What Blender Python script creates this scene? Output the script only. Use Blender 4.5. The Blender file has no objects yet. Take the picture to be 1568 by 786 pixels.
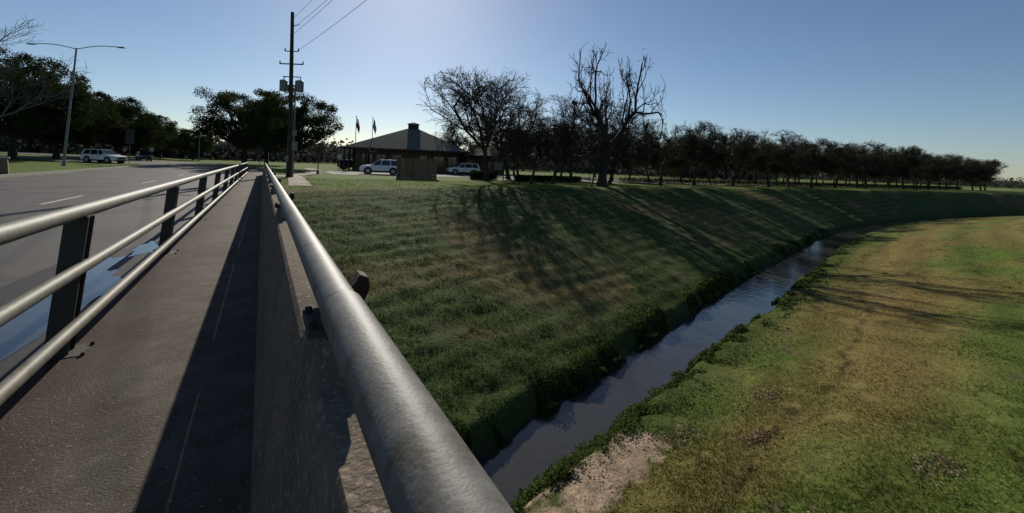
import bpy, math, random
import numpy as np
from mathutils import Matrix, Vector
rad=math.radians
sc=bpy.context.scene
sc.view_settings.view_transform='Standard'
sc.view_settings.look='None'
sc.view_settings.exposure=0
RNG=np.random.default_rng(7)
random.seed(7)
THETA=30.44
SUN_B=16.0; SUN_E=27.0

# ---------------------------------------------------------------- materials
def mat(name, c1, c2=None, scale=5.0, rough=0.8, metal=0.0, bump=0.0, bscale=None, c3=None, scale3=0.6, t3=(0.5,0.65), spec=0.2, detail=6, ramp=(0.35,0.65)):
    m=bpy.data.materials.new(name); m.use_nodes=True
    nt=m.node_tree; N=nt.nodes; L=nt.links
    b=N['Principled BSDF']
    b.inputs['Roughness'].default_value=rough; b.inputs['Metallic'].default_value=metal
    b.inputs['Specular IOR Level'].default_value=spec
    if c2 is None: c2=tuple(v*0.75 for v in c1)
    tc=N.new('ShaderNodeTexCoord')
    n=N.new('ShaderNodeTexNoise'); n.inputs['Scale'].default_value=scale; n.inputs['Detail'].default_value=detail
    n.inputs['Roughness'].default_value=0.65
    L.new(tc.outputs['Object'],n.inputs['Vector'])
    r=N.new('ShaderNodeValToRGB')
    r.color_ramp.elements[0].position=ramp[0]; r.color_ramp.elements[1].position=ramp[1]
    r.color_ramp.elements[0].color=(*c1,1); r.color_ramp.elements[1].color=(*c2,1)
    L.new(n.outputs['Fac'],r.inputs['Fac'])
    out=r.outputs['Color']
    if c3 is not None:
        n3=N.new('ShaderNodeTexNoise'); n3.inputs['Scale'].default_value=scale3; n3.inputs['Detail'].default_value=8
        n3.inputs['Roughness'].default_value=0.7
        L.new(tc.outputs['Object'],n3.inputs['Vector'])
        r3=N.new('ShaderNodeValToRGB'); r3.color_ramp.elements[0].position=t3[0]; r3.color_ramp.elements[1].position=t3[1]
        L.new(n3.outputs['Fac'],r3.inputs['Fac'])
        mx=N.new('ShaderNodeMix'); mx.data_type='RGBA'
        L.new(r3.outputs['Color'],mx.inputs[0]); L.new(out,mx.inputs[6]); mx.inputs[7].default_value=(*c3,1)
        out=mx.outputs[2]
    L.new(out,b.inputs['Base Color'])
    if bump>0:
        nb=N.new('ShaderNodeTexNoise'); nb.inputs['Scale'].default_value=bscale or scale*4; nb.inputs['Detail'].default_value=6
        L.new(tc.outputs['Object'],nb.inputs['Vector'])
        bp=N.new('ShaderNodeBump'); bp.inputs['Strength'].default_value=bump; bp.inputs['Distance'].default_value=0.01
        L.new(nb.outputs['Fac'],bp.inputs['Height']); L.new(bp.outputs['Normal'],b.inputs['Normal'])
    return m

def leafmat(name, c1, c2, attr=None, trans=0.35, scale=0.6):
    m=bpy.data.materials.new(name); m.use_nodes=True
    nt=m.node_tree; N=nt.nodes; L=nt.links
    N.remove(N['Principled BSDF']); o=N['Material Output']
    d=N.new('ShaderNodeBsdfDiffuse'); t=N.new('ShaderNodeBsdfTranslucent'); mx=N.new('ShaderNodeMixShader')
    mx.inputs[0].default_value=trans
    if attr:
        a=N.new('ShaderNodeAttribute'); a.attribute_name=attr; col=a.outputs['Color']
    else:
        tc=N.new('ShaderNodeTexCoord'); n=N.new('ShaderNodeTexNoise'); n.inputs['Scale'].default_value=scale; n.inputs['Detail'].default_value=5
        L.new(tc.outputs['Object'],n.inputs['Vector'])
        r=N.new('ShaderNodeValToRGB'); r.color_ramp.elements[0].position=0.35; r.color_ramp.elements[1].position=0.65
        r.color_ramp.elements[0].color=(*c1,1); r.color_ramp.elements[1].color=(*c2,1)
        L.new(n.outputs['Fac'],r.inputs['Fac']); col=r.outputs['Color']
    L.new(col,d.inputs['Color']); L.new(col,t.inputs['Color'])
    L.new(d.outputs[0],mx.inputs[1]); L.new(t.outputs[0],mx.inputs[2]); L.new(mx.outputs[0],o.inputs['Surface'])
    return m

# ---------------------------------------------------------------- mesh helpers
class MB:
    def __init__(s): s.v=[]; s.f=[]; s.m=[]; s.sm=[]; s.mats=[]
    def mi(s,m):
        if m not in s.mats: s.mats.append(m)
        return s.mats.index(m)
    def add(s,vs,fs,m,smooth=False):
        o=len(s.v); s.v+= [tuple(map(float,v)) for v in vs]; k=s.mi(m)
        for f in fs: s.f.append([i+o for i in f]); s.m.append(k); s.sm.append(smooth)
    def box(s,c,d,m,rz=0.0,taper=1.0,sx=0.0):
        hx,hy,hz=d[0]/2,d[1]/2,d[2]/2; vs=[]
        ca,sa=math.cos(rz),math.sin(rz)
        for z,k,o_ in ((-hz,1.0,-sx/2),(hz,taper,sx/2)):
            for x,y in ((-hx,-hy),(hx,-hy),(hx,hy),(-hx,hy)):
                x=x*k+o_;y*=k
                vs.append((c[0]+x*ca-y*sa,c[1]+x*sa+y*ca,c[2]+z))
        s.add(vs,[(3,2,1,0),(4,5,6,7),(0,1,5,4),(1,2,6,5),(2,3,7,6),(3,0,4,7)],m)
    def cyl(s,p0,p1,r0,r1,m,n=12,caps=True,smooth=True):
        p0=Vector(p0);p1=Vector(p1);d=(p1-p0).normalized()
        a=d.orthogonal().normalized();b=d.cross(a)
        vs=[];fs=[]
        for p,r in((p0,r0),(p1,r1)):
            for i in range(n):
                t=2*math.pi*i/n; vs.append(p+a*math.cos(t)*r+b*math.sin(t)*r)
        for i in range(n): fs.append((i,(i+1)%n,n+(i+1)%n,n+i))
        s.add(vs,fs,m,smooth)
        if caps:
            s.add(vs[:n],[tuple(range(n))[::-1]],m); s.add(vs[n:],[tuple(range(n))],m)
    def tube(s,pts,r,m,n=10,caps=True):
        pts=[Vector(p) for p in pts]; vs=[];fs=[];pa=None
        for i,p in enumerate(pts):
            d=(pts[min(i+1,len(pts)-1)]-pts[max(i-1,0)]).normalized()
            if pa is None: a=d.orthogonal().normalized()
            else: a=(pa-d*pa.dot(d)).normalized()
            pa=a;b=d.cross(a); rr=r[i] if hasattr(r,'__len__') else r
            for k in range(n):
                t=2*math.pi*k/n; vs.append(p+a*math.cos(t)*rr+b*math.sin(t)*rr)
        for i in range(len(pts)-1):
            for k in range(n): fs.append((i*n+k,i*n+(k+1)%n,(i+1)*n+(k+1)%n,(i+1)*n+k))
        s.add(vs,fs,m,True)
        if caps:
            s.add(vs[:n],[tuple(range(n))[::-1]],m); s.add(vs[-n:],[tuple(range(n))],m)
    def build(s,name,parent=None,loc=None,rz=0.0):
        me=bpy.data.meshes.new(name); me.from_pydata(s.v,[],s.f); 
        for m in s.mats: me.materials.append(m)
        me.polygons.foreach_set('material_index',s.m); me.polygons.foreach_set('use_smooth',s.sm); me.update()
        o=bpy.data.objects.new(name,me); sc.collection.objects.link(o)
        if parent: o.parent=parent
        if loc: o.location=loc
        o.rotation_euler[2]=rz
        return o

def npmesh(name,V,F,mats,midx=None,smooth=False,col=None,link=True):
    V=np.asarray(V,dtype=np.float32);F=np.asarray(F,dtype=np.int32);k=F.shape[1]
    me=bpy.data.meshes.new(name)
    me.vertices.add(len(V)); me.vertices.foreach_set('co',V.ravel())
    me.loops.add(F.size); me.loops.foreach_set('vertex_index',F.ravel())
    me.polygons.add(len(F)); me.polygons.foreach_set('loop_start',np.arange(0,F.size,k,dtype=np.int32))
    try: me.polygons.foreach_set('loop_total',np.full(len(F),k,dtype=np.int32))
    except Exception: pass
    for m in mats: me.materials.append(m)
    if midx is not None: me.polygons.foreach_set('material_index',np.asarray(midx,dtype=np.int32))
    me.update(calc_edges=True)
    me.polygons.foreach_set('use_smooth',np.full(len(F),smooth))
    if col is not None:
        a=me.color_attributes.new('Col','FLOAT_COLOR','POINT')
        c=np.ones((len(V),4),dtype=np.float32); c[:,:3]=col; a.data.foreach_set('color',c.ravel())
    if not link: return me
    o=bpy.data.objects.new(name,me); sc.collection.objects.link(o); return o

def empty(name,loc=(0,0,0),rz=0.0):
    e=bpy.data.objects.new(name,None); e.location=loc; e.rotation_euler[2]=rz; sc.collection.objects.link(e); return e

# ---------------------------------------------------------------- terrain
def h2(i,j,s): 
    v=np.sin(i*127.1+j*311.7+s*74.7)*43758.5453
    return v-np.floor(v)
def vn(x,y,s=0):
    i=np.floor(x);j=np.floor(y);u=x-i;v=y-j;u=u*u*(3-2*u);v=v*v*(3-2*v)
    return (h2(i,j,s)*(1-u)+h2(i+1,j,s)*u)*(1-v)+(h2(i,j+1,s)*(1-u)+h2(i+1,j+1,s)*u)*v
def fbm(x,y,s=0,o=3):
    t=0;a=.5;n=0
    for k in range(o): t=t+a*vn(x*2**k,y*2**k,s+k*9.1);n+=a;a*=.5
    return t/n
def sst(a,b,x):
    t=np.clip((x-a)/(b-a),0,1);return t*t*(3-2*t)
TX=np.arange(-500,501,1.0)
def table(p,sig=6):
    p=np.array(p,float);y=np.interp(TX,p[:,0],p[:,1])
    k=np.exp(-0.5*(np.arange(-20,21)/sig)**2);k/=k.sum()
    return np.convolve(np.pad(y,20,mode='edge'),k,mode='valid')
TC=table([(-500,-13),(-60,-13),(0,5.1),(7.7,7.5),(19.5,11),(42,17.3),(57,20.4),(78,21.7),(100,20.5),(130,14),(170,0),(250,-35),(400,-60),(500,-60)],3)
TF=table([(-500,10),(-60,12),(-12,22),(0,25),(27,29),(53,31),(78,30),(100,27.5),(130,22),(170,9),(250,-25),(400,-50),(500,-50)])
TH=table([(-500,.65),(3,.6),(8,.75),(20,1.1),(60,1.2),(500,1.2)],3)
def chan(x,y):
    y0=np.interp(x,TX,TC); g=(np.interp(x+1,TX,TC)-np.interp(x-1,TX,TC))/2
    c=1/np.sqrt(1+g*g); return (y-y0)*c, (np.interp(x,TX,TF)-y0)*c, np.interp(x,TX,TH)
def plateau(x,y):
    g=-.17-.006*np.clip(y,-40,40)
    g=g+0.13*(1-sst(45,60,y))*(1-sst(-12.3,-12.12,x))
    g=g+0.12*sst(-1.1,-.2,x)*(1-sst(60,90,y))
    g=g+0.35*(1-sst(-32,-15,x))
    return g
def smin(a,b,k): 
    h=np.clip(.5+.5*(b-a)/k,0,1); return b*(1-h)+a*h-k*h*(1-h)
def E(x,y,detail=True):
    s,sf,hw=chan(x,y); P=plateau(x,y)
    w=(fbm(x*.55,y*.55,3)-.5)*1.1*np.exp(-np.abs(s)/2.5)
    sa=np.abs(s)+w
    low=-3.5
    tf=smin((sa-hw-.5)/(sf-hw-.5),1.0+0*s,.12); tn=smin((sa-hw-.5)/20.,1.0+0*s,.1)
    tf=np.maximum(tf,0);tn=np.maximum(tn,0)
    e=np.where(s>0, low+(P-low)*tf, low+(P-low)*tn)
    bank=sst(hw-.25,hw+.45,sa)
    e=np.where(sa<hw+.5, -4.2+(low+4.2)*bank, e)
    if detail:
        slope=np.where(s>0,sst(1.02,.85,s/np.maximum(sf,1)),sst(24,18,-s))
        slope=slope*sst(.45,.9,x)
        d=(fbm(x*1.0,y*1.0,11,3)-.5)*.15+(fbm(x*5,y*5,21,2)-.5)*.08
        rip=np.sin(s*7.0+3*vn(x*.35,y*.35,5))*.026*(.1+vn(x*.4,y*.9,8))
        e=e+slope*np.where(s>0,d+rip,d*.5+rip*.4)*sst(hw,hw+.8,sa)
    return e
def gcol(x,y):
    s,sf,hw=chan(x,y)
    a=fbm(x*.35,y*.35,31,4)[:,None]; b=fbm(x*2.2,y*2.2,41,3)[:,None]; c=fbm(x*.12,y*.5,51,3)[:,None]
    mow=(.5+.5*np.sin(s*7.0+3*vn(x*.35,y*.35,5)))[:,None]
    green=np.array([.060,.086,.027]);tan=np.array([.145,.112,.052]);dk=np.array([.030,.046,.016]); lush=np.array([.076,.118,.024]);ol=np.array([.142,.124,.040])
    far=green+(tan-green)*(sst(.50,.68,a*.6+c*.4)*.8)
    far=far+(dk-far)*sst(.5,.75,b)*.45
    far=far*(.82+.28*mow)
    ms=-s
    strip=(np.exp(-((ms-(4.4+.02*x))/1.5)**2)+.8*np.exp(-((ms-(8.8+.02*x))/1.0)**2))[:,None]*sst(4,14,x)[:,None]
    near=lush+(ol-lush)*sst(.36,.60,a*.5+c*.5)
    near=near+(np.array([.185,.138,.052])-near)*np.clip(strip*(.5+.9*c),0,1)*.85
    bright=sst(.50,.72,fbm(x*.07,y*.25,77,2))[:,None]*sst(5,8,ms)[:,None]
    near=near+(np.array([.078,.140,.020])-near)*bright*.8
    near=near+(dk-near)*sst(.56,.82,b)*.35
    near=near*(.86+.24*(.5+.5*np.sin(ms*3.1+2*vn(x*.2,y*.2,15)))[:,None])
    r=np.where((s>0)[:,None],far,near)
    w=np.exp(-((np.abs(s)-hw-.6)/.8)**2)[:,None]
    r=r+(np.array([.040,.066,.017])-r)*w*.75
    q=((x-4.9)/1.9)**2+((y-5.05-(x-4.9)*.25)/.62)**2+(fbm(x*3,y*3,88)-.5)*2.4+(fbm(x*9,y*9,89)-.5)*1.4
    sand=sst(1.0,.6,q)[:,None]
    r=r+(np.array([.27,.205,.15])*(.5+.9*fbm(x*6,y*6,99,2)[:,None])-r)*sand
    lit=sst(.77,.82,fbm(x*1.3,y*1.3,93,3))[:,None]*(s<-1.5)[:,None]
    r=r+(np.array([.10,.07,.05])-r)*lit*.9
    for o_,wv,sd_ in((6.6,.8,66),(3.0,.5,67),(10.5,1.0,68)):
        ln=np.abs(ms-(o_+wv*np.sin(x*.22+sd_)+1.2*fbm(x*.6,y*.1,sd_)))+(fbm(x*3,y*3,sd_+3)-.4)*.35
        r=r+(np.array([.050,.042,.018])-r)*(sst(.16,.0,ln)*sst(2,5,x)*.85*(s<0))[:,None]
    bed=sst(hw+.15,hw-.1,np.abs(s))[:,None]
    r=r+(np.array([.05,.04,.028])-r)*bed
    gfl=np.array([.095,.142,.030])
    flat=((s>sf*1.0))[:,None]
    r=np.where(flat, gfl+(np.array([.13,.12,.045])-gfl)*sst(.5,.72,a)*.5, r)
    return r,sand[:,0]
ar=np.arange
xs=np.concatenate([[-4000,-2000,-1000,-600,-400,-300,-220,-160,-120],ar(-90,-15,4.),[-14,-13,-12.6,-12.3,-12.12,-11.5],ar(-10,-1.9,2.),[-1.1,-.65,-.2,.1,.3],ar(.45,36,.15),ar(36,70,.35),ar(70,120,1.),ar(120,260,5.),[260,300,400,600,1000,2000,4000]])
ys=np.concatenate([[-4000,-2000,-1000,-500,-300,-200,-120,-80,-60,-40],ar(-30,-3,1.5),ar(-3,33,.15),ar(33,44,1.),ar(44,120,4.),[120,140,160,200,300,500,1000,2000,4000]])
X,Y=np.meshgrid(xs,ys); x=X.ravel();y=Y.ravel()
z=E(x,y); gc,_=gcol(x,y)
nx,ny=len(xs),len(ys)
idx=(np.arange(ny-1)[:,None]*nx+np.arange(nx-1)[None,:]).ravel()
F=np.stack([idx,idx+1,idx+1+nx,idx+nx],1)
mg=bpy.data.materials.new('grass_ground'); mg.use_nodes=True
N=mg.node_tree.nodes;L=mg.node_tree.links;b=N['Principled BSDF'];b.inputs['Roughness'].default_value=.95;b.inputs['Specular IOR Level'].default_value=.05
at=N.new('ShaderNodeAttribute');at.attribute_name='Col'
tc=N.new('ShaderNodeTexCoord');n1=N.new('ShaderNodeTexNoise');n1.inputs['Scale'].default_value=7;n1.inputs['Detail'].default_value=8;n1.inputs['Roughness'].default_value=.75
L.new(tc.outputs['Object'],n1.inputs['Vector'])
r=N.new('ShaderNodeValToRGB');r.color_ramp.elements[0].position=.3;r.color_ramp.elements[1].position=.72;r.color_ramp.elements[0].color=(.65,.65,.65,1);r.color_ramp.elements[1].color=(1.4,1.36,1.3,1)
L.new(n1.outputs['Fac'],r.inputs['Fac'])
mm=N.new('ShaderNodeMix');mm.data_type='RGBA';mm.blend_type='MULTIPLY';mm.inputs[0].default_value=1
L.new(at.outputs['Color'],mm.inputs[6]);L.new(r.outputs['Color'],mm.inputs[7]);L.new(mm.outputs[2],b.inputs['Base Color'])
bp=N.new('ShaderNodeBump');bp.inputs['Strength'].default_value=.6;bp.inputs['Distance'].default_value=.05
n2=N.new('ShaderNodeTexNoise');n2.inputs['Scale'].default_value=14;n2.inputs['Detail'].default_value=6;L.new(tc.outputs['Object'],n2.inputs['Vector'])
L.new(n2.outputs['Fac'],bp.inputs['Height']);L.new(bp.outputs['Normal'],b.inputs['Normal'])
npmesh('ground',np.stack([x,y,z],1),F,[mg],smooth=True,col=gc)

# grass blades
def at_b(bd,d): return d*math.sin(rad(bd)), d*math.cos(rad(bd))
def blades(name,n,dmin,dmax,hs,ws,b0=2,b1=86):
    u=RNG.random(n); d=dmin*(dmax/dmin)**u; be=np.radians(RNG.uniform(b0,b1,n))
    x=d*np.sin(be);y=d*np.cos(be)
    s,sf,hw=chan(x,y); _,sand=gcol(x,y)
    keep=(np.abs(s)>hw+.15)&(x>.6)&((sand<.25)|(RNG.random(n)<.08))&(fbm(x*2.5,y*2.5,17,2)>.25)&(y<39)
    x=x[keep];y=y[keep];d=d[keep];s=s[keep]
    z=E(x,y)-.01; c,_=gcol(x,y); m=len(x)
    sc_=np.clip(d/9,1,4)**.6
    h=RNG.uniform(.5,1.3,m)*hs*(.5+1.0*vn(x*1.2,y*1.2,4))*np.where(s>0,.85,.75); w=RNG.uniform(.6,1.3,m)*ws*sc_
    a=RNG.uniform(0,2*np.pi,m); dx=np.cos(a)*w;dy=np.sin(a)*w
    l=RNG.uniform(0,2*np.pi,m);lk=RNG.uniform(.4,1.4,m)*h
    V=np.empty((m,3,3));V[:,0]=np.stack([x-dx,y-dy,z],1);V[:,1]=np.stack([x+dx,y+dy,z],1);V[:,2]=np.stack([x+np.cos(l)*lk,y+np.sin(l)*lk,z+h],1)
    c=c*RNG.uniform(.75,1.55,m)[:,None]; cc=np.repeat(c,3,0)
    return npmesh(name,V.reshape(-1,3),np.arange(m*3).reshape(-1,3),[leafmat('grass_blades',None,None,'Col',.45)],col=cc)
blades('grass',350000,4.5,45,.058,.009)

# generic leaf quads
def leafquads(C,size,flat=0.0):
    n=len(C);a=RNG.normal(size=(n,3));a[:,2]*=(1-flat);a/=np.linalg.norm(a,axis=1)[:,None]
    b=RNG.normal(size=(n,3));b[:,2]*=(1-flat);b-=a*(a*b).sum(1)[:,None];b/=np.linalg.norm(b,axis=1)[:,None]
    sz=(size*RNG.uniform(.6,1.3,n))[:,None]
    V=np.stack([C-a*sz,C-b*sz*.55,C+a*sz,C+b*sz*.55],1).reshape(-1,3)
    return V,np.arange(n*4).reshape(-1,4)
# stream-side weeds
def weeds(name,n,x0,x1):
    u=RNG.random(n);x=x0*(x1/x0)**u; y0=np.interp(x,TX,TC);hw=np.interp(x,TX,TH)
    side=np.where(RNG.random(n)<.5,-1,1);off=hw+.0+np.abs(RNG.normal(0,.45,n))*np.where(side>0,.8,1.1)-.10
    y=y0+side*off*1.04
    dn=fbm(x*1.6,y*1.6,61,2)
    k=(dn>.45+.12*sst(6,22,x))&(x>.8)
    _,sand=gcol(x,y);k&=(sand<.3)|(RNG.random(n)<.10)
    x=x[k];y=y[k];dn=dn[k]
    hh=np.clip((dn-.44)*1.1,.02,.26)*(1-.6*sst(8,25,x))
    z=np.maximum(E(x,y),-3.97)+RNG.random(len(x))*hh
    C=np.stack([x,y,z],1); sz=.025*np.clip(x/7,1,2.6)
    V,F=leafquads(C,sz,.5)
    base=np.array([.056,.086,.024]);c=base*RNG.uniform(.35,1.8,len(C))[:,None]
    yel=RNG.random(len(C))<.15; c[yel]=c[yel]*np.array([1.7,1.2,1.3])
    return npmesh(name,V,F,[leafmat('weed_leaves',None,None,'Col',.4)],col=np.repeat(c,4,0))
weeds('streamside_weeds',130000,1.5,48)

# water
mw=bpy.data.materials.new('water');mw.use_nodes=True;N=mw.node_tree.nodes;L=mw.node_tree.links;b=N['Principled BSDF']
b.inputs['Base Color'].default_value=(.042,.040,.034,1);b.inputs['Roughness'].default_value=.05;b.inputs['IOR'].default_value=1.33;b.inputs['Specular IOR Level'].default_value=.7
tc=N.new('ShaderNodeTexCoord');n=N.new('ShaderNodeTexNoise');n.inputs['Scale'].default_value=3.5;n.inputs['Detail'].default_value=5
L.new(tc.outputs['Object'],n.inputs['Vector']);bp=N.new('ShaderNodeBump');bp.inputs['Strength'].default_value=.14;bp.inputs['Distance'].default_value=.05
L.new(n.outputs['Fac'],bp.inputs['Height']);L.new(bp.outputs['Normal'],b.inputs['Normal'])
wx=ar(-60,300,1.0);wy=np.interp(wx,TX,TC);V=[];
V=np.concatenate([np.stack([wx,wy-2.2,0*wx-3.95],1),np.stack([wx,wy+2.2,0*wx-3.95],1)])
k=len(wx);i=np.arange(k-1);npmesh('water',V,np.stack([i,i+1,i+1+k,i+k],1),[mw])

# ---------------------------------------------------------------- bridge
def dz(y): return -.006*max(-40,min(40,y))
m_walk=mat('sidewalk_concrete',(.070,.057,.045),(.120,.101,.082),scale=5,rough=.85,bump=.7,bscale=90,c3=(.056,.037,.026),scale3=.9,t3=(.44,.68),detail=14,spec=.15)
N=m_walk.node_tree.nodes;L=m_walk.node_tree.links;b=N['Principled BSDF'];src=b.inputs['Base Color'].links[0].from_socket
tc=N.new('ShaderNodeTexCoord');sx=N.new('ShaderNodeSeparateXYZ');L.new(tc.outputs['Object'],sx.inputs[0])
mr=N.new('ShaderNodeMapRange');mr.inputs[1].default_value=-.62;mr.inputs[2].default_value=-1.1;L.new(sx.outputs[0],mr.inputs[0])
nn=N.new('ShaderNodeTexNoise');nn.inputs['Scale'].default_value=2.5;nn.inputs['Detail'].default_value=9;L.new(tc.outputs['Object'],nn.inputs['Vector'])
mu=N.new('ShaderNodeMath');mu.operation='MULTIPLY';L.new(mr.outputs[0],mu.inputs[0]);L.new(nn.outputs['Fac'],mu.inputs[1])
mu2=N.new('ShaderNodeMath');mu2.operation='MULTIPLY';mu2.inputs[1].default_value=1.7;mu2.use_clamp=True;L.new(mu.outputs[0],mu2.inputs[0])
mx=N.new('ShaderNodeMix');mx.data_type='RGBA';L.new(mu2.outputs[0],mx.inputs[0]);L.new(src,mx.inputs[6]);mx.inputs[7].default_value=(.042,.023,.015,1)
n4=N.new('ShaderNodeTexNoise');n4.inputs['Scale'].default_value=75;n4.inputs['Detail'].default_value=3;L.new(tc.outputs['Object'],n4.inputs['Vector'])
r4=N.new('ShaderNodeValToRGB');r4.color_ramp.elements[0].position=.64;r4.color_ramp.elements[1].position=.71;L.new(n4.outputs['Fac'],r4.inputs['Fac'])
mx2=N.new('ShaderNodeMix');mx2.data_type='RGBA';L.new(r4.outputs[0],mx2.inputs[0]);L.new(mx.outputs[2],mx2.inputs[6]);mx2.inputs[7].default_value=(.26,.22,.18,1)
L.new(mx2.outputs[2],b.inputs['Base Color'])
m_par=mat('parapet_concrete',(.175,.142,.11),(.12,.10,.08),scale=3,rough=.95,bump=.8,bscale=60,c3=(.30,.23,.175),scale3=40,t3=(.54,.60),spec=.08)
m_conc=mat('concrete',(.28,.26,.23),(.2,.19,.17),scale=3,rough=.9,bump=.3)
m_asph=mat('asphalt',(.066,.058,.052),(.092,.082,.074),scale=18,rough=.72,bump=.5,bscale=90,c3=(.052,.045,.040),scale3=.5,t3=(.45,.6),spec=.22)
m_path=mat('path_concrete',(.30,.25,.19),(.22,.18,.14),scale=2,rough=.9)
m_paint=mat('road_paint',(.55,.54,.50),(.16,.15,.14),scale=14,rough=.7,ramp=(.45,.65))
def strip(name,pts,w0,w1,m,zoff,zf=None,thick=0):
    V=[];pts=[np.array(p,float) for p in pts];n=len(pts)
    K=max(2,int(abs(w1-w0)/2)+1)
    for i,p in enumerate(pts):
        d=pts[min(i+1,n-1)]-pts[max(i-1,0)];d/=np.linalg.norm(d);r_=np.array([d[1],-d[0]])
        for j in range(K):
            q=p+r_*(w0+(w1-w0)*j/(K-1)); zz=(zf(q[0],q[1]) if zf else float(plateau(q[0],q[1])))+zoff
            V.append((q[0],q[1],zz))
    F=[(i*K+j,i*K+j+1,(i+1)*K+j+1,(i+1)*K+j) for i in range(n-1) for j in range(K-1)]
    o=MB();o.add(V,F,m);return o.build(name)
def rc(y): return -.009*max(0,y-60)**2
B=MB()
def prism_y(B,prof,y0,y1,m,step=None):
    yy=[y0,y1] if step is None else list(np.arange(y0,y1,step))+[y1]
    n=len(prof);V=[];
    for yv in yy:
        for (px,pz) in prof: V.append((px,yv,pz+dz(yv)))
    F=[]
    for i in range(len(yy)-1):
        for k in range(n): F.append((i*n+k,i*n+(k+1)%n,(i+1)*n+(k+1)%n,(i+1)*n+k))
    F.append(tuple(range(n)));F.append(tuple(range((len(yy)-1)*n,len(yy)*n))[::-1])
    B.add(V,F,m)
prism_y(B,[(-12.7,-.8),(.34,-.8),(.34,-.2),(-12.7,-.2)],-16,26,m_conc)
for py in (-6,16):
    for px in (-11,-7.5,-4,-.8): B.cyl((px,py,-4.4),(px,py,-.7),.3,.3,m_conc,16)
prism_y(B,[(-12.7,-.2),(-12.3,-.2),(-12.35,.6),(-12.65,.6)],-30,26,m_par)
B.build('bridge_deck')
LX=-1.09
B=MB()
yb=[-30]+[1.1+3.05*k for k in range(-6,20)]+[62]
for i in range(len(yb)-1):
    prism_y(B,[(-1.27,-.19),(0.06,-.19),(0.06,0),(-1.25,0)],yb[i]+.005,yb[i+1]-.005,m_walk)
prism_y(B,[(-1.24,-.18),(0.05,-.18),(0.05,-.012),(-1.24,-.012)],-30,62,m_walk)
B.build('sidewalk')
B=MB(); 
prism_y(B,[(-12.36,-.2),(-12.16,-.2),(-12.19,-.01),(-12.36,0)],26,60,m_conc); B.build('curb')
pts=[(rc(v)-6.72,v) for v in ar(-60,131,2.)]
strip('road',pts,-5.48,5.46,m_asph,0,lambda x_,y_:(-.15+dz(y_)) if y_<45 else float(plateau(x_,y_))+.035+.0)
B=MB()
for y0 in (-6,6,17.8,30,42,54):
    yy=np.linspace(y0,y0+3.4,3)
    V=[(a,q,-.146+dz(q)) for q in yy for a in(-5.65,-5.53)]
    B.add(V,[(0,1,3,2),(2,3,5,4)],m_paint)
B.build('lane_markings')
m_pud=mat('puddle_water',(.035,.031,.027),(.05,.045,.04),scale=5,rough=.07,spec=.5,bump=.15,bscale=9)
m_wet=mat('wet_asphalt',(.026,.021,.018),(.036,.030,.026),scale=10,rough=.6,bump=.4,bscale=80)
def blob(name,cx,cy,rx,ry,z_,m,seed,amp=.35):
    V=[(cx,cy,z_+dz(cy))];n=96
    for i in range(n):
        t=2*math.pi*i/n;k=1+amp*(float(fbm(np.array([math.cos(t)*2.2+5]),np.array([math.sin(t)*2.2+5]),seed,4)[0])-.5)*2
        V.append((cx+rx*math.cos(t)*k,cy+ry*math.sin(t)*k,z_+dz(cy+ry*math.sin(t)*k)))
    B=MB();B.add(V,[(0,i+1,(i+1)%n+1) for i in range(n)],m);return B.build(name)
blob('wet_patch',-1.90,6.6,.58,3.1,-.1465,m_wet,4,.3)
blob('puddle',-1.86,6.7,.33,1.7,-.1425,m_pud,9,.8)
blob('puddle',-1.65,9.2,.16,.6,-.1425,m_pud,19,.9)

# parapet with raised pedestals
POSTS=[1.42+3.7*k for k in range(-2,11)]
def htop(yv):
    best=9e9
    for p in POSTS: best=min(best,max(p-.13-yv,yv-(p+.18)))
    lo,hi=.83,.94;rr=.10
    if best<=0: return hi
    if best<rr: return hi-(hi-lo)*math.sqrt(max(0,1-(1-best/rr)**2))
    return lo
yl=[]
for k in range(len(POSTS)):
    p=POSTS[k]
    yl+= list(p-.13-.10*np.linspace(1,0,9)**1.5)+[p]+list(p+.18+.10*np.linspace(0,1,9)**1.5)
yl=[-12]+[v for v in sorted(yl) if -11<v<39.5]+[40]
B=MB();V=[]
for yv in yl:
    h=htop(yv);d=dz(yv)
    fx=lambda zz:.04+(.155-.04)*(zz-.14)/.78
    pr=[(0.0,-.005),(.02,.13),(.04,.145),(fx(.55),.55),(fx(h-.02),h-.02),(fx(h)+.012,h),(.285,h),(.30,h-.015),(.30,.2),(.345,.12),(.345,-.8)]
    V+=[(a,yv,c+d) for a,c in pr]
n=11;F=[]
for i in range(len(yl)-1):
    for k in range(n-1): F.append((i*n+k,(i+1)*n+k,(i+1)*n+k+1,i*n+k+1))
F.append(tuple(range(n))[::-1]);F.append(tuple(range((len(yl)-1)*n,len(yl)*n)))
B.add(V,[f[::-1] for f in F],m_par);B.build('concrete_parapet')

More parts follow.
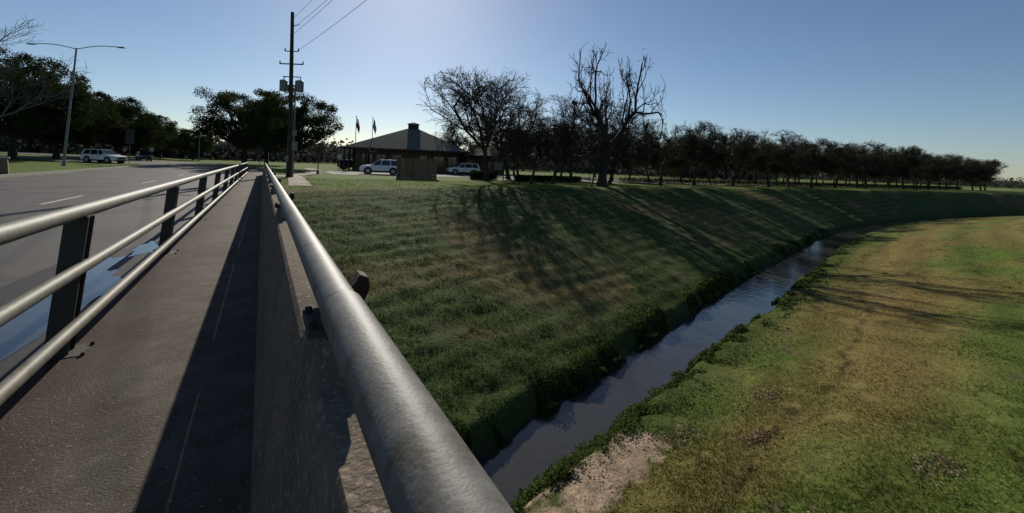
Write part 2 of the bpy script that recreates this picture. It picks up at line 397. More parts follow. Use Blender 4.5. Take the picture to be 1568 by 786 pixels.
m_pipe=mat('galvanised_pipe',(.165,.158,.142),(.110,.104,.092),scale=22,rough=.6,metal=.0,spec=.25,bump=.12,bscale=120,c3=(.070,.058,.042),scale3=9,t3=(.48,.64),detail=10)
m_pipe2=mat('weathered_rail_paint',(.175,.165,.125),(.125,.112,.083),scale=12,rough=.6,metal=.0,spec=.25,bump=.1,bscale=80,c3=(.09,.07,.045),scale3=6,t3=(.56,.7))
m_post=mat('dark_post_paint',(.050,.052,.040),(.065,.056,.042),scale=8,rough=.7,bump=.3,bscale=50)
m_rust=mat('rusty_steel',(.050,.028,.020),(.030,.020,.017),scale=12,rough=.8,bump=.5)
m_black=mat('black_gap',(.008,.008,.008),(.012,.011,.01),rough=.9)
RX=.203;RZ=1.043
B=MB()
def railpts(a,b,zz,xx=RX): return [(xx,v,zz+dz(v)) for v in list(np.linspace(a,b,max(2,int((b-a)/1.0)+1)))]
joints=[1.235+7.4*k for k in range(0,6)]
B.tube(railpts(-12,1.223,RZ),.0565,m_pipe,48)
B.tube(railpts(1.21,1.26,RZ),.046,m_black,32)
a=1.247
for j in joints[1:]:
    B.tube(railpts(a,j-.01,RZ-.002),.0515,m_pipe,36);B.tube(railpts(j-.012,j+.012,RZ-.002),.045,m_black,24);a=j+.01
B.tube(railpts(a,39.5,RZ-.002),.0515,m_pipe,24)
B.cyl((RX,39.5,RZ+dz(39)),(RX,39.56,RZ+dz(39)),.05,.02,m_pipe,16)
for p in POSTS:
    if p<-6 or p>39.4: continue
    d=dz(p)
    B.box((RX,p,.952+d),(.15,.2,.022),m_post)
    prof=[(RX-.03,.96),(RX+.075,.96),(RX+.085,1.0),(RX+.105,1.05),(RX+.10,1.085),(RX+.075,1.095),(RX+.05,1.06),(RX+.02,1.0),(RX-.015,.99)]
    n=len(prof)
    V=[(q[0],p-.035,q[1]+d) for q in prof]+[(q[0],p+.035,q[1]+d) for q in prof]
    B.add(V,[tuple(range(n))[::-1],tuple(range(n,2*n))]+[(k,(k+1)%n,n+(k+1)%n,n+k) for k in range(n)],m_rust)
    for bx in(-.06,.06):
        for by in(-.07,.07): B.cyl((RX+bx,p+by,.962+d),(RX+bx,p+by,.98+d),.011,.011,m_rust,6)
B.build('pedestrian_handrail')

# left railing, posts raked slightly inward
B=MB()
for hz,r_ in((1.03,.050),(.645,.040),(.262,.040)):
    B.tube([(LX+.035 if hz<1 else LX,v,hz+dz(v)) for v in np.linspace(-10.4,40.8,52)],r_,m_pipe2,24)
for k in range(-3,11):
    p=4.12+3.64*k
    if p>41: continue
    d=dz(p)
    B.box((LX-.03,p,.014+d),(.25,.27,.022),m_conc)
    B.box((LX-.04,p,.034+d),(.2,.22,.018),m_post)
    B.box((LX-.045,p-.058,.515+d),(.125,.014,.95),m_post,sx=.08)
    B.box((LX-.045,p+.058,.515+d),(.125,.014,.95),m_post,sx=.08)
    B.box((LX-.045,p,.515+d),(.014,.102,.95),m_post,sx=.08)
    B.box((LX-.01,p,.996+d),(.12,.14,.012),m_post)
    for bx in(-.13,.06):
        for by in(-.1,.1): B.cyl((LX+bx,p+by,.02+d),(LX+bx,p+by,.06+d),.012,.012,m_rust,6)
B.build('steel_railing')

# leaf litter on sidewalk
n=700;lx=RNG.uniform(-1.05,.0,n)*RNG.uniform(.3,1,n)**.5;ly=.9+RNG.random(n)**1.7*16
C=np.stack([lx,ly,.008-.006*ly],1)
V,F=leafquads(C,.005+.020*RNG.random(n)**3,.96)
npmesh('leaf_litter',V,F,[mat('dry_leaf',(.22,.15,.08),(.40,.36,.3),scale=30,rough=.8)])
n=900;cx=RNG.choice([7.6,9.3,5.9,6.6,8.8],n);cy={7.6:4.1,9.3:4.9,5.9:2.6,6.6:5.0,8.8:2.2}
x=cx+RNG.normal(0,.28,n);y=np.array([cy[float(v)] for v in cx])+RNG.normal(0,.14,n)
z=E(x,y)+RNG.uniform(.02,.06,n);V,F=leafquads(np.stack([x,y,z],1),np.full(n,.028),.5)
npmesh('dead_leaves',V,F,[leafmat('dead_leaf',(.34,.25,.17),(.18,.12,.08),trans=.15,scale=9)])
# ---------------------------------------------------------------- paths, lots
strip('footpath',[(-.6,40),(1.0,41),(2.6,44),(4.2,49),(5.4,55),(6.2,62),(6.4,75)],-.8,.8,m_path,.03)
strip('plaza_path',[(1.9,27),(2.1,31),(2.3,36),(2.5,43)],-.6,.6,m_path,.025)
strip('parking_lot',[(v,55) for v in ar(6.5,110,3.)],-6,6,mat('lot_concrete',(.22,.20,.18),(.16,.15,.135),scale=2,rough=.9),.022)
strip('service_road',[(v,43.0) for v in ar(24,260,4.)],-2.6,2.6,m_path,.026)
strip('cross_street',[(v,78+.0*v) for v in ar(-120,-11.0,3.)],-5,5,m_asph,.06)

# ---------------------------------------------------------------- trees
m_bark=mat('bark',(.050,.042,.036),(.03,.026,.023),scale=6,rough=.95,bump=.6,bscale=20)
m_barkl=mat('pale_bark',(.16,.14,.12),(.09,.08,.07),scale=6,rough=.95)
m_oak=leafmat('oak_leaves',(.022,.034,.012),(.045,.058,.020),trans=.25,scale=.5)
m_dry=leafmat('winter_leaves',(.060,.054,.034),(.040,.040,.025),trans=.3,scale=.7)
def segmesh(segs,k):
    p0=segs[:,0:3];p1=segs[:,3:6];r0=segs[:,6];r1=segs[:,7];n=len(segs)
    d=p1-p0;d/=np.linalg.norm(d,axis=1)[:,None]+1e-9
    up=np.where(np.abs(d[:,2:3])>.9,np.array([[1.,0,0]]),np.array([[0,0,1.]]))
    a=np.cross(d,up);a/=np.linalg.norm(a,axis=1)[:,None];b=np.cross(d,a)
    V=np.empty((n,2*k,3))
    for i in range(k):
        t=2*np.pi*i/k;o=a*np.cos(t)+b*np.sin(t)
        V[:,i]=p0+o*r0[:,None];V[:,k+i]=p1+o*r1[:,None]
    f=np.array([[i,(i+1)%k,k+(i+1)%k,k+i] for i in range(k)])
    F=(np.arange(n)[:,None,None]*2*k+f[None]).reshape(-1,4)
    return V.reshape(-1,3),F
def tree_mesh(name,seed,H,R,trunk=.28,maxlev=5,r0=.3,wob=.25,upb=.05,spread=(25,60),side=(2,3),rmin=.012,leaf=0,leafsize=.1,lm=None,bark=None,ratio=.62,forks=3,decay=.62,lean=(0,0),env=None,pz=99.5,pr=97,limb=.33):
    R_=random.Random(seed);segs=[];tips=[]
    def grow(p,d,Ln,r,lev):
        ns=4 if lev<2 else 3
        for i in range(ns):
            w=wob*(.35 if lev==0 else 1)
            d=Vector((d[0]+R_.gauss(0,w),d[1]+R_.gauss(0,w),d[2]+R_.gauss(0,w*.7)+upb)).normalized()
            q=p+d*(Ln/ns);r2=r*(1-.38/ns)
            segs.append((*p,*q,max(r,rmin),max(r2,rmin)));p=q;r=r2
            if lev>=1 and lev<maxlev and i<ns-1:
                for c in range(R_.randint(*side)-1):
                    grow(p,rot(d,R_.uniform(*spread)),Ln*ratio*R_.uniform(.6,1.05),r*.55,lev+1)
            if lev==maxlev: tips.append(tuple(p))
        if lev<maxlev:
            nf=forks+1 if lev==0 else 2
            for c in range(nf):
                dd=rot(d,R_.uniform(spread[0]*.7,spread[1]*.8))
                if lev==0:
                    az=2*math.pi*(c+R_.uniform(-.25,.25))/nf;el=rad(R_.uniform(90-spread[1]*1.0,90-spread[0]*.8))
                    dd=Vector((math.cos(az)*math.cos(el),math.sin(az)*math.cos(el),math.sin(el)))
                grow(p,dd,Ln*(ratio+.12)*R_.uniform(.8,1.1) if lev else H*limb*R_.uniform(.8,1.15),r*(decay+.1),lev+1)
    def rot(d,a):
        o=d.orthogonal().normalized();o.rotate(Matrix.Rotation(R_.uniform(0,2*math.pi),3,d))
        return (d*math.cos(rad(a))+o*math.sin(rad(a))).normalized()
    grow(Vector((0,0,0)),Vector((lean[0],lean[1],1)),H*trunk,r0,0)
    S=np.array(segs);T=np.array(tips)
    zt=np.percentile(T[:,2],pz);rr=np.percentile(np.hypot(T[:,0],T[:,1]),pr)
    kz=H/zt;kr=R/rr
    for c in(0,1,3,4): S[:,c]*=kr
    for c in(2,5): S[:,c]*=kz
    T=T*np.array([kr,kr,kz])
    if env:
        def ins(P):
            az=np.arctan2(P[:,1],P[:,0]);k=1+.10*np.sin(3*az+seed)+.06*np.sin(7*az+seed*2+P[:,2])
            return ((np.hypot(P[:,0],P[:,1])/(R*1.06*k))**2+((P[:,2]-H*env)/(H*(1-env)*1.03))**2<1)|((P[:,2]<H*env)&(np.hypot(P[:,0],P[:,1])<R*k))
        S=S[ins(S[:,3:6])|(S[:,6]>.07)];T=T[ins(T)]
    S[0,6]*=1.35
    big=S[:,6]>.04
    V1,F1=segmesh(S[big],7);V2,F2=segmesh(S[~big],3)
    V=[V1,V2];F=[F1,F2+len(V1)];mi=[np.zeros(len(F1)+len(F2))]
    if leaf>0:
        C=np.repeat(T,leaf,0)+RNG.normal(0,leafsize*2.2,(len(T)*leaf,3))
        V3,F3=leafquads(C,np.full(len(C),leafsize));F.append(F3+len(V1)+len(V2));V.append(V3);mi.append(np.ones(len(F3)))
    return npmesh(name,np.concatenate(V),np.concatenate(F),[bark or m_bark,lm or m_dry],np.concatenate(mi),smooth=False,link=False)
def put(name,me,x_,y_,rz=0,s=1,sz=1,parent=None):
    o=bpy.data.objects.new(name,me);sc.collection.objects.link(o)
    o.location=(x_,y_,float(E(np.array([x_]),np.array([y_]),False)[0])-.08);o.rotation_euler[2]=rz;o.scale=(s,s,s*sz)
    if parent:o.parent=parent
    return o
put('bare_pecan_tree',tree_mesh('bare_pecan_tree',33,13.9,5.1,trunk=.27,maxlev=5,r0=.44,wob=.34,upb=.07,spread=(28,66),side=(1,3),rmin=.020,decay=.66,ratio=.62,limb=.36,env=.55,pz=98.5,pr=95),28.2,30.8,1.0)
put('bare_elm_tree',tree_mesh('bare_elm_tree',5,11.8,7.6,trunk=.2,maxlev=5,r0=.30,wob=.16,upb=.03,spread=(22,54),side=(2,3),rmin=.016,leaf=2,leafsize=.045,env=.5,pz=96,pr=89),19.8,38.8,.3)
e2=tree_mesh('bare_elm_tree_b',8,10.5,5.9,trunk=.2,maxlev=5,r0=.24,wob=.2,upb=.04,spread=(25,58),side=(2,3),rmin=.017,leaf=2,leafsize=.045,env=.5,pz=98,pr=94)
put('bare_elm_tree',e2,26.0,45.0,2.1,1.18)
put('bare_elm_tree',e2,25.0,34.5,4.1,.85)
put('bare_elm_tree',e2,33,35.5,.7,.9)
put('bare_elm_tree',e2,36.5,38.5,3.7,.95)
put('bare_elm_tree',e2,22.0,33.8,5.2,.66)
put('bare_shade_tree',tree_mesh('bare_shade_tree',21,15.6,7.6,trunk=.25,maxlev=5,r0=.25,wob=.2,upb=.08,spread=(15,45),side=(2,3),rmin=.014,bark=m_barkl,env=.5,pz=98,pr=94),-24.4,64,.5)
rows=empty('row_of_trees')
var=[tree_mesh('row_tree_mesh_%d'%k,40+k,8.5,5.0,trunk=.22,maxlev=5,r0=.19,wob=.2,upb=.02,spread=(25,60),side=(2,3),rmin=.016,leaf=3,leafsize=.065,env=.52,pz=96,pr=92) for k in range(4)]
for ry,x0,x1,sp in((36.0,42,182,7.6),(48.5,30,185,8.0),(66,30,190,9.5)):
    v=x0
    while v<x1:
        s_=random.uniform(.98,1.14)
        put('row_tree',random.choice(var),v+random.uniform(-.8,.8),ry+random.uniform(-.8,.8),random.uniform(0,6.28),s_,random.uniform(.92,1.05),rows);v+=sp
def oak_mesh(name,seed,H,R,nc=75,nl=170,ls=.2,zb=.2):
    rg=np.random.default_rng(seed)
    cs=[]
    while len(cs)<nc:
        p=rg.uniform(-1,1,3); 
        rr=np.linalg.norm(p)
        if rr>1 or (rr<.55 and rg.random()<.6) : continue
        if p[2]<-.55 and np.hypot(p[0],p[1])<.4: continue
        cs.append(p)
    cs=np.array(cs);cs*=rg.uniform(.8,1.08,(nc,1))
    zc=H*(.5+zb/2);hz=H*(1-zb)/2
    C=cs*np.array([R,R,hz])+np.array([0,0,zc])
    sizes=rg.uniform(.1,.22,nc)*R
    def ballpts(n):
        v=rg.normal(size=(n,3));v/=np.linalg.norm(v,axis=1)[:,None];return v*(rg.random((n,1))**.45)*rg.uniform(.75,1.12,(n,1))
    pts=np.concatenate([c+ballpts(nl)*np.array([1,1,.7])*s*1.05 for c,s in zip(C,sizes)])
    pts=pts[pts[:,2]<H*1.04]
    V3,F3=leafquads(pts,np.full(len(pts),ls))
    segs=[]
    top=Vector((0,0,H*.22));segs.append((0,0,0,*top,.42,.3))
    for i in range(0,nc,2):
        c=Vector(C[i]);mid=top+(c-top)*.5+Vector((0,0,-.1*R+.2));segs.append((*top,*mid,.14,.09));segs.append((*mid,*c,.09,.03))
    V1,F1=segmesh(np.array(segs),6)
    return npmesh(name,np.concatenate([V1,V3]),np.concatenate([F1,F3+len(V1)]),[m_bark,m_oak],np.concatenate([np.zeros(len(F1)),np.ones(len(F3))]),link=False)
om=[oak_mesh('live_oak_mesh_%d'%k,60+k,12,7.2,nc=115,nl=320,ls=.125) for k in range(3)]
def oak(b_,d_,H,rz,k,w=1.0):
    xx,yy=at_b(b_,d_);s_=H/12*w;o=put('live_oak_tree',om[k],xx,yy,rz,s_,1/w)
oak(3.0,71,11.8,0,0,.95);oak(-1.8,84,13.2,2,1,1.0);oak(0.4,100,13.0,4,2,1.0)
oak(-19.2,78,12.2,1,1,1.0);oak(-16.6,86,10.5,3,2,1.1);oak(-14.6,95,11.5,5,0,1.1);oak(-12.6,102,10.5,.6,1,1.1);oak(-11.0,116,9.8,2.6,2,1.1);oak(-21,90,14,1.9,0,1.2);oak(-9.2,135,8.8,2,0,1.1);oak(-6.5,128,8.0,2.3,1,1.0)
pts=[]
for i in range(620):
    bd=random.uniform(-32,62);d_=random.uniform(150,230);h=random.uniform(4,8.5)*(1.0 if bd<40 else .8)
    xx,yy=at_b(bd,d_);nn=60
    pts.append(np.stack([xx+RNG.normal(0,3.2,nn),yy+RNG.normal(0,3.2,nn),np.abs(RNG.normal(h*.45,h*.27,nn))],1))
for i in range(330):
    bd=random.uniform(58,100);d_=random.uniform(420,520);h=random.uniform(3,7);xx,yy=at_b(bd,d_);nn=60
    pts.append(np.stack([xx+RNG.normal(0,6,nn),yy+RNG.normal(0,5,nn),np.abs(RNG.normal(h*.4,h*.27,nn))],1))
C=np.concatenate(pts);V,F=leafquads(C,np.full(len(C),1.0))
npmesh('distant_tree_line',V,F,[leafmat('distant_leaves',(.06,.065,.054),(.085,.082,.070),trans=.3,scale=.05)])
def hedge(name,x0,x1,y0,w,h,n):
    P=np.stack([RNG.uniform(x0,x1,n),y0+RNG.uniform(-w,w,n),RNG.random(n)**.6*h*(.85+.15*np.sin(RNG.random(n)*6))],1)
    P[:,2]+=plateau(P[:,0],P[:,1]);V,F=leafquads(P,np.full(n,.07));
    npmesh(name,V,F,[m_oak])
hedge('hedge',19.5,22.5,41.8,.5,1.0,9000);hedge('hedge',24,33,40,.5,.75,14000);hedge('hedge',40,175,40.2,.5,.85,42000)

# ---------------------------------------------------------------- utility pole
m_wood=mat('weathered_pole_wood',(.060,.048,.038),(.035,.028,.022),scale=4,rough=.9,bump=.4)
m_grey=mat('grey_metal',(.20,.21,.215),(.15,.16,.165),scale=5,rough=.6,metal=.1)
m_dkm=mat('dark_metal',(.035,.035,.036),(.05,.05,.05),scale=5,rough=.5,metal=.3)
m_cer=mat('insulator',(.12,.11,.1),(.07,.06,.06),rough=.3)
B=MB();PX,PY=1.95,39.5;g=float(plateau(PX,PY));T=13.6
B.cyl((0,0,-.3),(-.25,0,T),.19,.13,m_wood,14)
def px_(z_): return -.25*z_/T
cam_r=Vector((math.cos(rad(THETA)),-math.sin(rad(THETA)),0))
def arm(z_,half,thick=.05,ins=True):
    c=Vector((px_(z_),0,z_));B.cyl(c-cam_r*half,c+cam_r*half,thick,thick,m_wood,6)
    if ins:
        for q in(-half,half): B.cyl(c+cam_r*q,c+cam_r*q+Vector((0,0,.24)),.06,.04,m_cer,8)
arm(9.35,.95);arm(10.4,.55,.04);
for q in(.35,): B.cyl((px_(12.6)+.1,0,12.5),(px_(12.6)+.55,0,12.7),.04,.03,m_grey,6)
for q in(-.62,.72):
    c=Vector((px_(7.6),0,7.55))+cam_r*q
    B.cyl(c+Vector((0,0,-.45)),c+Vector((0,0,.40)),.30,.30,m_grey,18);B.cyl(c+Vector((0,0,.40)),c+Vector((0,0,.47)),.32,.22,m_grey,18)
    B.cyl(c+Vector((0,0,.47)),c+Vector((.05,0,.8)),.04,.03,m_cer,6)
    B.cyl(c,Vector((px_(7.6),0,7.6)),.05,.05,m_dkm,6)
arm(8.3,.7,.04,False)
for q,z0,z1 in((.27,0,8),(-.25,0,5)): B.cyl(Vector((0,0,z0))+cam_r*q,Vector((0,0,z1))+cam_r*q*.8,.055,.055,m_grey,8)
B.box((.28,-.2,2.6),(.42,.22,.75),m_grey);B.box((.25,-.2,3.7),(.3,.2,.5),m_grey);B.box((-.25,-.2,1.6),(.25,.2,.4),m_grey)
B.build('utility_pole',loc=(PX,PY,g))
B=MB()
for (z0,off,z1) in((13.1,.0,13.4),(12.7,.5,12.7),(10.5,.55,11.8),(11.9,.2,13.0)):
    a=Vector((PX-.2,PY,g+z0))+cam_r*off;b_=Vector((PX+8.2+off*1.2,PY-62,g+z1));P=[]
    for i in range(25):
        t=i/24;q=a.lerp(b_,t);q.z-=4*t*(1-t)*.9;P.append(q)
    B.tube(P,.013,m_dkm,5)
B.build('power_lines')
def lamp(x_,y_,H,half,rz,lean=0,mt=None):
    B=MB();mt=mt or m_grey;B.cyl((0,0,0),(0,0,.5),.17,.14,mt,12);B.cyl((0,0,.5),(lean,0,H),.11,.07,mt,12)
    for s_ in(-1,1):
        P=[(lean+s_*half*t,0,H-.1+.42*math.sin(min(t*1.5,1)*math.pi/2)-.15*max(0,t-.6)) for t in np.linspace(0,1,9)]
        B.tube(P,.04,mt,8);e=P[-1];B.box((e[0]-s_*.02,0,e[2]-.02),(.75,.3,.1),mt,0,.75)
    return B.build('street_lamp',loc=(x_,y_,float(plateau(x_,y_))),rz=rz)
x_,y_=at_b(-16.1,61);lamp(x_,y_,11.7,4.5,rad(-THETA),.8)
x_,y_=at_b(-6.0,118);lamp(x_,y_,10.5,2.6,rad(-THETA))
B=MB()
x_,y_=at_b(38.5,58)
B.cyl((0,0,0),(0,0,10.4),.1,.08,m_dkm,8);B.cyl((-.3,0,10.3),(.3,0,10.3),.04,.04,m_dkm,6);B.box((-.2,0,10.5),(.35,.5,.4),m_dkm,0,.8);B.box((.25,0,10.5),(.3,.4,.35),m_dkm,0,.8);B.build('parking_light',loc=(x_,y_,-.2))
for bd,d_ in((5.9,50),(12.2,62)):
    x_,y_=at_b(bd,d_);B=MB();B.cyl((0,0,0),(0,0,.4),.16,.1,m_dkm,10);B.cyl((0,0,.4),(0,0,2.9),.05,.045,m_dkm,8)
    B.cyl((-.4,0,2.85),(.4,0,2.85),.03,.03,m_dkm,6)
    for q in(-.4,.4): B.cyl((q,0,2.85),(q,0,3.0),.06,.17,m_dkm,10);B.cyl((q,0,3.0),(q,0,3.3),.17,.1,m_cer,10);B.cyl((q,0,3.3),(q,0,3.42),.1,.01,m_dkm,10)
    B.build('lantern_post',loc=(x_,y_,-.3))
m_red=mat('flag_red',(.35,.03,.03),(.25,.03,.03));m_blue=mat('flag_blue',(.03,.04,.16),(.03,.03,.12));m_wht=mat('flag_white',(.6,.6,.6),(.5,.5,.5))
for bd,k in((10.1,0),(12.1,1)):
    x_,y_=at_b(bd,72);B=MB();B.cyl((0,0,0),(0,0,8.6),.07,.045,m_dkm,8);B.cyl((0,0,8.6),(0,0,8.75),.09,.05,m_grey,8)
    nU,nV=8,7
    for j in range(nV-1):
        for i in range(nU-1):
            q=[]
            for a_,c_ in((i,j),(i+1,j),(i+1,j+1),(i,j+1)):
                u=a_/(nU-1);v=c_/(nV-1);q.append((.07+u*.45+.08*math.sin(v*5),.12*math.sin(u*9+v*3),8.4-v*1.5-u*u*1.1))
            m_= (m_blue if i<3 and j<3 else (m_red if j%2==0 else m_wht)) if k else (m_blue if i<2 else (m_wht if j<3 else m_red))
            B.add(q,[(0,1,2,3)],m_)
    B.build('flagpole',loc=(x_,y_,-.4))

# ---------------------------------------------------------------- building
m_brk=mat('brown_brick',(.13,.085,.06),(.09,.06,.045),scale=6,rough=.9)
m_roof=mat('roof_shingle',(.15,.15,.12),(.105,.105,.085),scale=3,rough=.95,bump=.3,spec=.05)
m_fas=mat('fascia',(.05,.04,.035),(.04,.035,.03));m_glass=mat('dark_glass',(.02,.022,.025),(.015,.016,.018),rough=.08,spec=.6)
bx,by=at_b(17.2,77);bld=empty('clubhouse_building',(bx,by,-.4),rad(-22))
B=MB();W=8.0;B.box((0,0,1.9),(2*W,2*W,3.8),m_brk);B.box((12.0,1.5,1.6),(8,10,3.2),m_brk);B.build('walls',bld)
B=MB();e=9.6
V=[(-e,-e,3.7),(e,-e,3.7),(e,e,3.7),(-e,e,3.7),(-1,-1,7.5),(1,-1,7.5),(1,1,7.5),(-1,1,7.5),(-e,-e,3.45),(e,-e,3.45),(e,e,3.45),(-e,e,3.45)]
B.add(V,[(0,1,5,4),(1,2,6,5),(2,3,7,6),(3,0,4,7),(4,5,6,7)],m_roof);B.add(V,[(8,9,1,0),(9,10,2,1),(10,11,3,2),(11,8,0,3),(11,10,9,8)],m_fas)
V=[(9.95,-5,3.3),(17.5,-5,3.3),(17.5,8,3.3),(9.95,8,3.3),(9.95,1.5,5.4),(14.5,1.5,5.4)]
B.add(V,[(0,1,5,4),(1,2,5),(2,3,4,5),(3,0,4),(3,2,1,0)],m_roof);B.build('roof',bld)
B=MB();B.box((0,0,7.9),(1.7,1.7,.95),m_fas);
for q in(-.5,0,.5):B.box((q,-.86,7.9),(.28,.04,.6),m_fas)
V=[(-1.05,-1.05,8.38),(1.05,-1.05,8.38),(1.05,1.05,8.38),(-1.05,1.05,8.38),(0,0,8.75)];B.add(V,[(0,1,4),(1,2,4),(2,3,4),(3,0,4),(3,2,1,0)],m_roof);B.build('cupola',bld)
B=MB()
for q in(-6.2,-4,-1.8,2.6,4.8,6.8):
    B.box((q,-8.03,1.9),(1.5,.08,1.7),m_glass);B.box((q,-8.06,2.8),(1.7,.1,.1),m_fas);B.box((q,-8.06,1.0),(1.7,.14,.1),m_fas);B.box((q,-8.08,1.9),(.06,.03,1.7),m_fas)
for q in(-6,-3,0,3,6): B.box((-8.03,q,1.9),(.08,1.6,1.7),m_glass)
for q in(10,13): B.box((q,-3.53,1.7),(1.6,.08,1.4),m_glass)
B.build('windows',bld)
B=MB();B.box((.4,-8.04,1.15),(1.1,.08,2.3),m_fas);B.box((.4,-8.09,1.4),(.7,.03,1.3),m_glass);B.build('door',bld)
B=MB()
for q in(-9.3,-6.2,-3.1,0,3.1,6.2,9.3): B.cyl((q,-9.3,0),(q,-9.3,3.45),.16,.14,m_fas,8);
for q in(-6,-3,0,3,6,9): B.cyl((-9.3,q,0),(-9.3,q,3.45),.16,.14,m_fas,8)
B.build('porch_posts',bld)

# wooden enclosure
m_brd=[mat('fence_boards_%d'%i,c,tuple(v*.7 for v in c),scale=7,rough=.85) for i,c in enumerate(((.20,.12,.08),(.16,.10,.065),(.24,.15,.10)))]
B=MB()
for k in range(24):
    v=-1.74+k*.151
    for yy in(-1.2,1.2): B.box((v,yy,1.02+random.uniform(-.01,.01)),(.138,.025,2.0),random.choice(m_brd))
for k in range(15):
    v=-1.08+k*.154
    for xx in(-1.82,1.82): B.box((xx,v,1.02),(.025,.14,2.0),random.choice(m_brd))
for zz in(.35,1.7):
    for yy in(-1.165,1.165): B.box((0,yy,zz),(3.6,.04,.09),m_brd[1])
for xx in(-1.84,1.84):
    for yy in(-1.23,1.23): B.box((xx,yy,1.05),(.12,.12,2.15),m_brd[0])
x_,y_=at_b(17.9,43.2);B.build('wooden_fence_enclosure',loc=(x_,y_,float(plateau(x_,y_))),rz=rad(-20))

# ---------------------------------------------------------------- vehicles
m_wp=mat('white_car_paint',(.8,.8,.8),(.76,.76,.76),rough=.25,spec=.5);m_dp=mat('dark_car_paint',(.03,.035,.04),(.03,.03,.035),rough=.25,spec=.5)
m_tire=mat('tire_rubber',(.02,.02,.02),(.025,.025,.025),rough=.9);m_rim=mat('alloy_rim',(.35,.35,.36),(.25,.25,.26),rough=.3,metal=.7)
m_lamp=mat('headlamp',(.5,.5,.5),(.35,.35,.35),rough=.1);m_tail=mat('tail_lamp',(.3,.01,.01),(.2,.01,.01),rough=.2)
def suv(name,x_,y_,rz,paint,s=1.0):
    B=MB()
    secs=[(-2.38,.42,.85,.86),(-2.40,.40,.95,.90),(-2.30,.34,1.06,.94),(-1.9,.30,1.09,.96),(0,.28,1.08,.965),(1.1,.28,1.08,.96),(1.7,.30,1.03,.95),(2.15,.33,.96,.91),(2.36,.38,.84,.84),(2.42,.45,.72,.76)]
    V=[]
    for xx,zb,zt,w in secs:
        V+=[(xx,-w*.94,zb),(xx,-w,zb+.12),(xx,-w,zt-.18),(xx,-w*.93,zt-.03),(xx,-w*.80,zt),(xx,w*.80,zt),(xx,w*.93,zt-.03),(xx,w,zt-.18),(xx,w,zb+.12),(xx,w*.94,zb)]
    n=10;F=[]
    for i in range(len(secs)-1):
        for k in range(n): F.append((i*n+k,(i+1)*n+k,(i+1)*n+(k+1)%n,i*n+(k+1)%n))
    F.append(tuple(range(n)));F.append(tuple(range((len(secs)-1)*n,len(secs)*n))[::-1])
    B.add(V,[f[::-1] for f in F],paint,False)
    gb=[(-2.28,1.05),(1.12,1.06)];gt=[(-1.98,1.64),(.30,1.66)]
    V=[(gb[0][0],-.86,1.05),(gb[1][0],-.86,1.06),(gb[1][0],.86,1.06),(gb[0][0],.86,1.05),(gt[0][0],-.70,1.64),(gt[1][0],-.70,1.66),(gt[1][0],.70,1.66),(gt[0][0],.70,1.64)]
    B.add(V,[(0,1,5,4),(1,2,6,5),(2,3,7,6),(3,0,4,7)],m_glass)
    B.box((-.85,0,1.685),(2.42,1.44,.07),paint,0,.96)
    for s_ in(-1,1):
        for (xb,xt) in((1.12,.30),(.05,-.15),(-1.15,-1.1),(-2.24,-1.96)):
            w_=.045 if xb not in(-2.24,) else .11
            B.add([(xb-w_,s_*.875,1.05),(xb+w_,s_*.875,1.05),(xt+w_,s_*.715,1.66),(xt-w_,s_*.715,1.66)],[(0,1,2,3)],paint)
        B.box((.95,s_*1.02,1.12),(.14,.2,.14),paint)
        B.cyl((-1.8,s_*.6,1.76),(.1,s_*.6,1.76),.02,.02,m_dkm,6)
        B.box((2.27,s_*.68,.80),(.26,.3,.14),m_lamp,0,.9);B.box((-2.36,s_*.74,.92),(.14,.26,.24),m_tail)
        for wx in(-1.42,1.45):
            B.cyl((wx,s_*.70,.37),(wx,s_*.975,.37),.47,.47,m_tire,24)
            B.cyl((wx,s_*.70,.36),(wx,s_*.985,.36),.36,.36,m_tire,24);B.cyl((wx,s_*.98,.36),(wx,s_*.998,.36),.25,.24,m_rim,10)
        B.box((0,s_*.955,.34),(1.9,.04,.12),m_tire)
        for dx in (-.95,.1,1.05): B.box((dx,s_*.968,.75),(.012,.004,.55),m_tire)
    B.box((2.40,0,.66),(.08,1.0,.22),m_tire);B.box((2.40,0,.42),(.1,1.4,.1),m_tire);B.box((-2.40,0,.5),(.1,1.5,.16),m_tire)
    B.box((2.45,0,.5),(.02,.45,.12),m_lamp)
    o=B.build(name,loc=(x_,y_,float(plateau(x_,y_))+.06),rz=rz);o.scale=(s,s,s)
x_,y_=at_b(13.3,54);suv('parked_car',x_,y_,rad(180-14),m_wp)
x_,y_=at_b(23.9,64);suv('parked_car',x_,y_,rad(172),m_wp)
x_,y_=at_b(-13.4,77);suv('driving_car',x_,y_,rad(-35),m_wp)
x_,y_=at_b(-10.5,100);suv('distant_car',x_,y_,rad(-70),m_dp,.9)
x_,y_=at_b(9.7,80);suv('distant_car',x_,y_,rad(10),m_dp,.9)
m_sg=mat('sign_face',(.45,.45,.43),(.4,.4,.38),rough=.4);
def sign(bd,d_,h,w,hh,m_):
    x_,y_=at_b(bd,d_);B=MB();B.cyl((0,0,0),(0,0,h),.035,.035,m_grey,8);B.box((0,-.05,h-hh/2),(w,.02,hh),m_);B.box((0,-.035,h-hh/2),(w*.9,.008,hh*.9),m_dkm)
    B.build('traffic_sign',loc=(x_,y_,float(plateau(x_,y_))),rz=rad(-10))
sign(-.3,60,2.6,.6,.75,m_dkm);sign(-11.6,75,4.6,.9,1.9,m_dkm);sign(-9.9,90,2.4,.6,.6,m_sg);sign(8.3,64,2.3,.5,.6,m_sg)
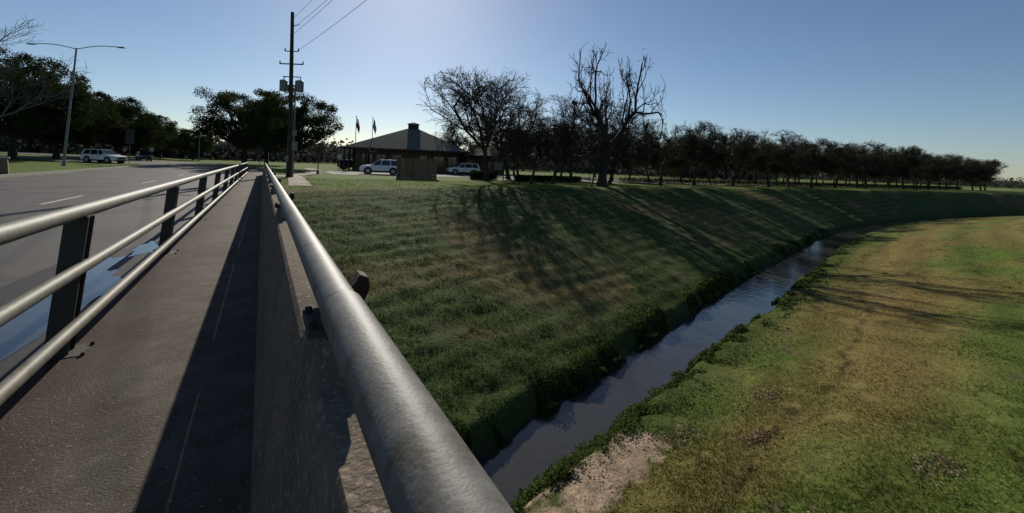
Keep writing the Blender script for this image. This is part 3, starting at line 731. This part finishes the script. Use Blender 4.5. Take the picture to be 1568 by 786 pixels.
x_,y_=at_b(28.6,48);B=MB()
for q in(-.6,.6):B.cyl((q,0,0),(q,0,2.2),.06,.06,m_dkm,8)
B.box((0,0,1.6),(1.15,.07,1.0),m_dkm);B.box((0,-.045,1.6),(1.0,.02,.85),m_grey);B.build('notice_board',loc=(x_,y_,-.3),rz=rad(-25))
B=MB()
B.box((0,0,.5),(1.0,.9,1.05),mat('stone',(.22,.14,.10),(.14,.09,.07),scale=3,rough=.9,bump=.8),.3,.86);B.box((0,0,1.06),(1.0,.9,.08),m_conc,.3);x_,y_=at_b(-20.1,38.5);B.build('stone_marker',loc=(x_,y_,-.35))

# ---------------------------------------------------------------- light, sky, camera
w=bpy.data.worlds.new('World');sc.world=w;w.use_nodes=True;N=w.node_tree.nodes;L=w.node_tree.links
sk=N.new('ShaderNodeTexSky');sk.sky_type='NISHITA';sk.sun_disc=False;sk.sun_elevation=rad(SUN_E);sk.sun_rotation=rad(SUN_B)
sk.altitude=500;sk.air_density=1.0;sk.dust_density=0.4;sk.ozone_density=3.6
bg=N['Background'];bg.inputs['Strength'].default_value=.076;L.new(sk.outputs[0],bg.inputs['Color'])
sl=bpy.data.lights.new('sun','SUN');sl.energy=5.0;sl.angle=rad(.5);sl.color=(1,.93,.81)
so=bpy.data.objects.new('sun',sl);sc.collection.objects.link(so)
sd=Vector((math.sin(rad(SUN_B))*math.cos(rad(SUN_E)),math.cos(rad(SUN_B))*math.cos(rad(SUN_E)),math.sin(rad(SUN_E))))
so.rotation_euler=sd.to_track_quat('Z','Y').to_euler();so.location=(0,0,60)
cd=bpy.data.cameras.new('camera');cd.sensor_width=36;cd.lens=36*650/1568;cd.shift_y=-139.5/1568;cd.clip_start=.02;cd.clip_end=9000
co=bpy.data.objects.new('camera',cd);sc.collection.objects.link(co)
M=Matrix.Rotation(rad(-THETA),4,'Z')@Matrix.Rotation(rad(90),4,'X')@Matrix.Rotation(rad(2.3),4,'Z')
co.matrix_world=Matrix.Translation((0,0,1.45))@M
sc.camera=co
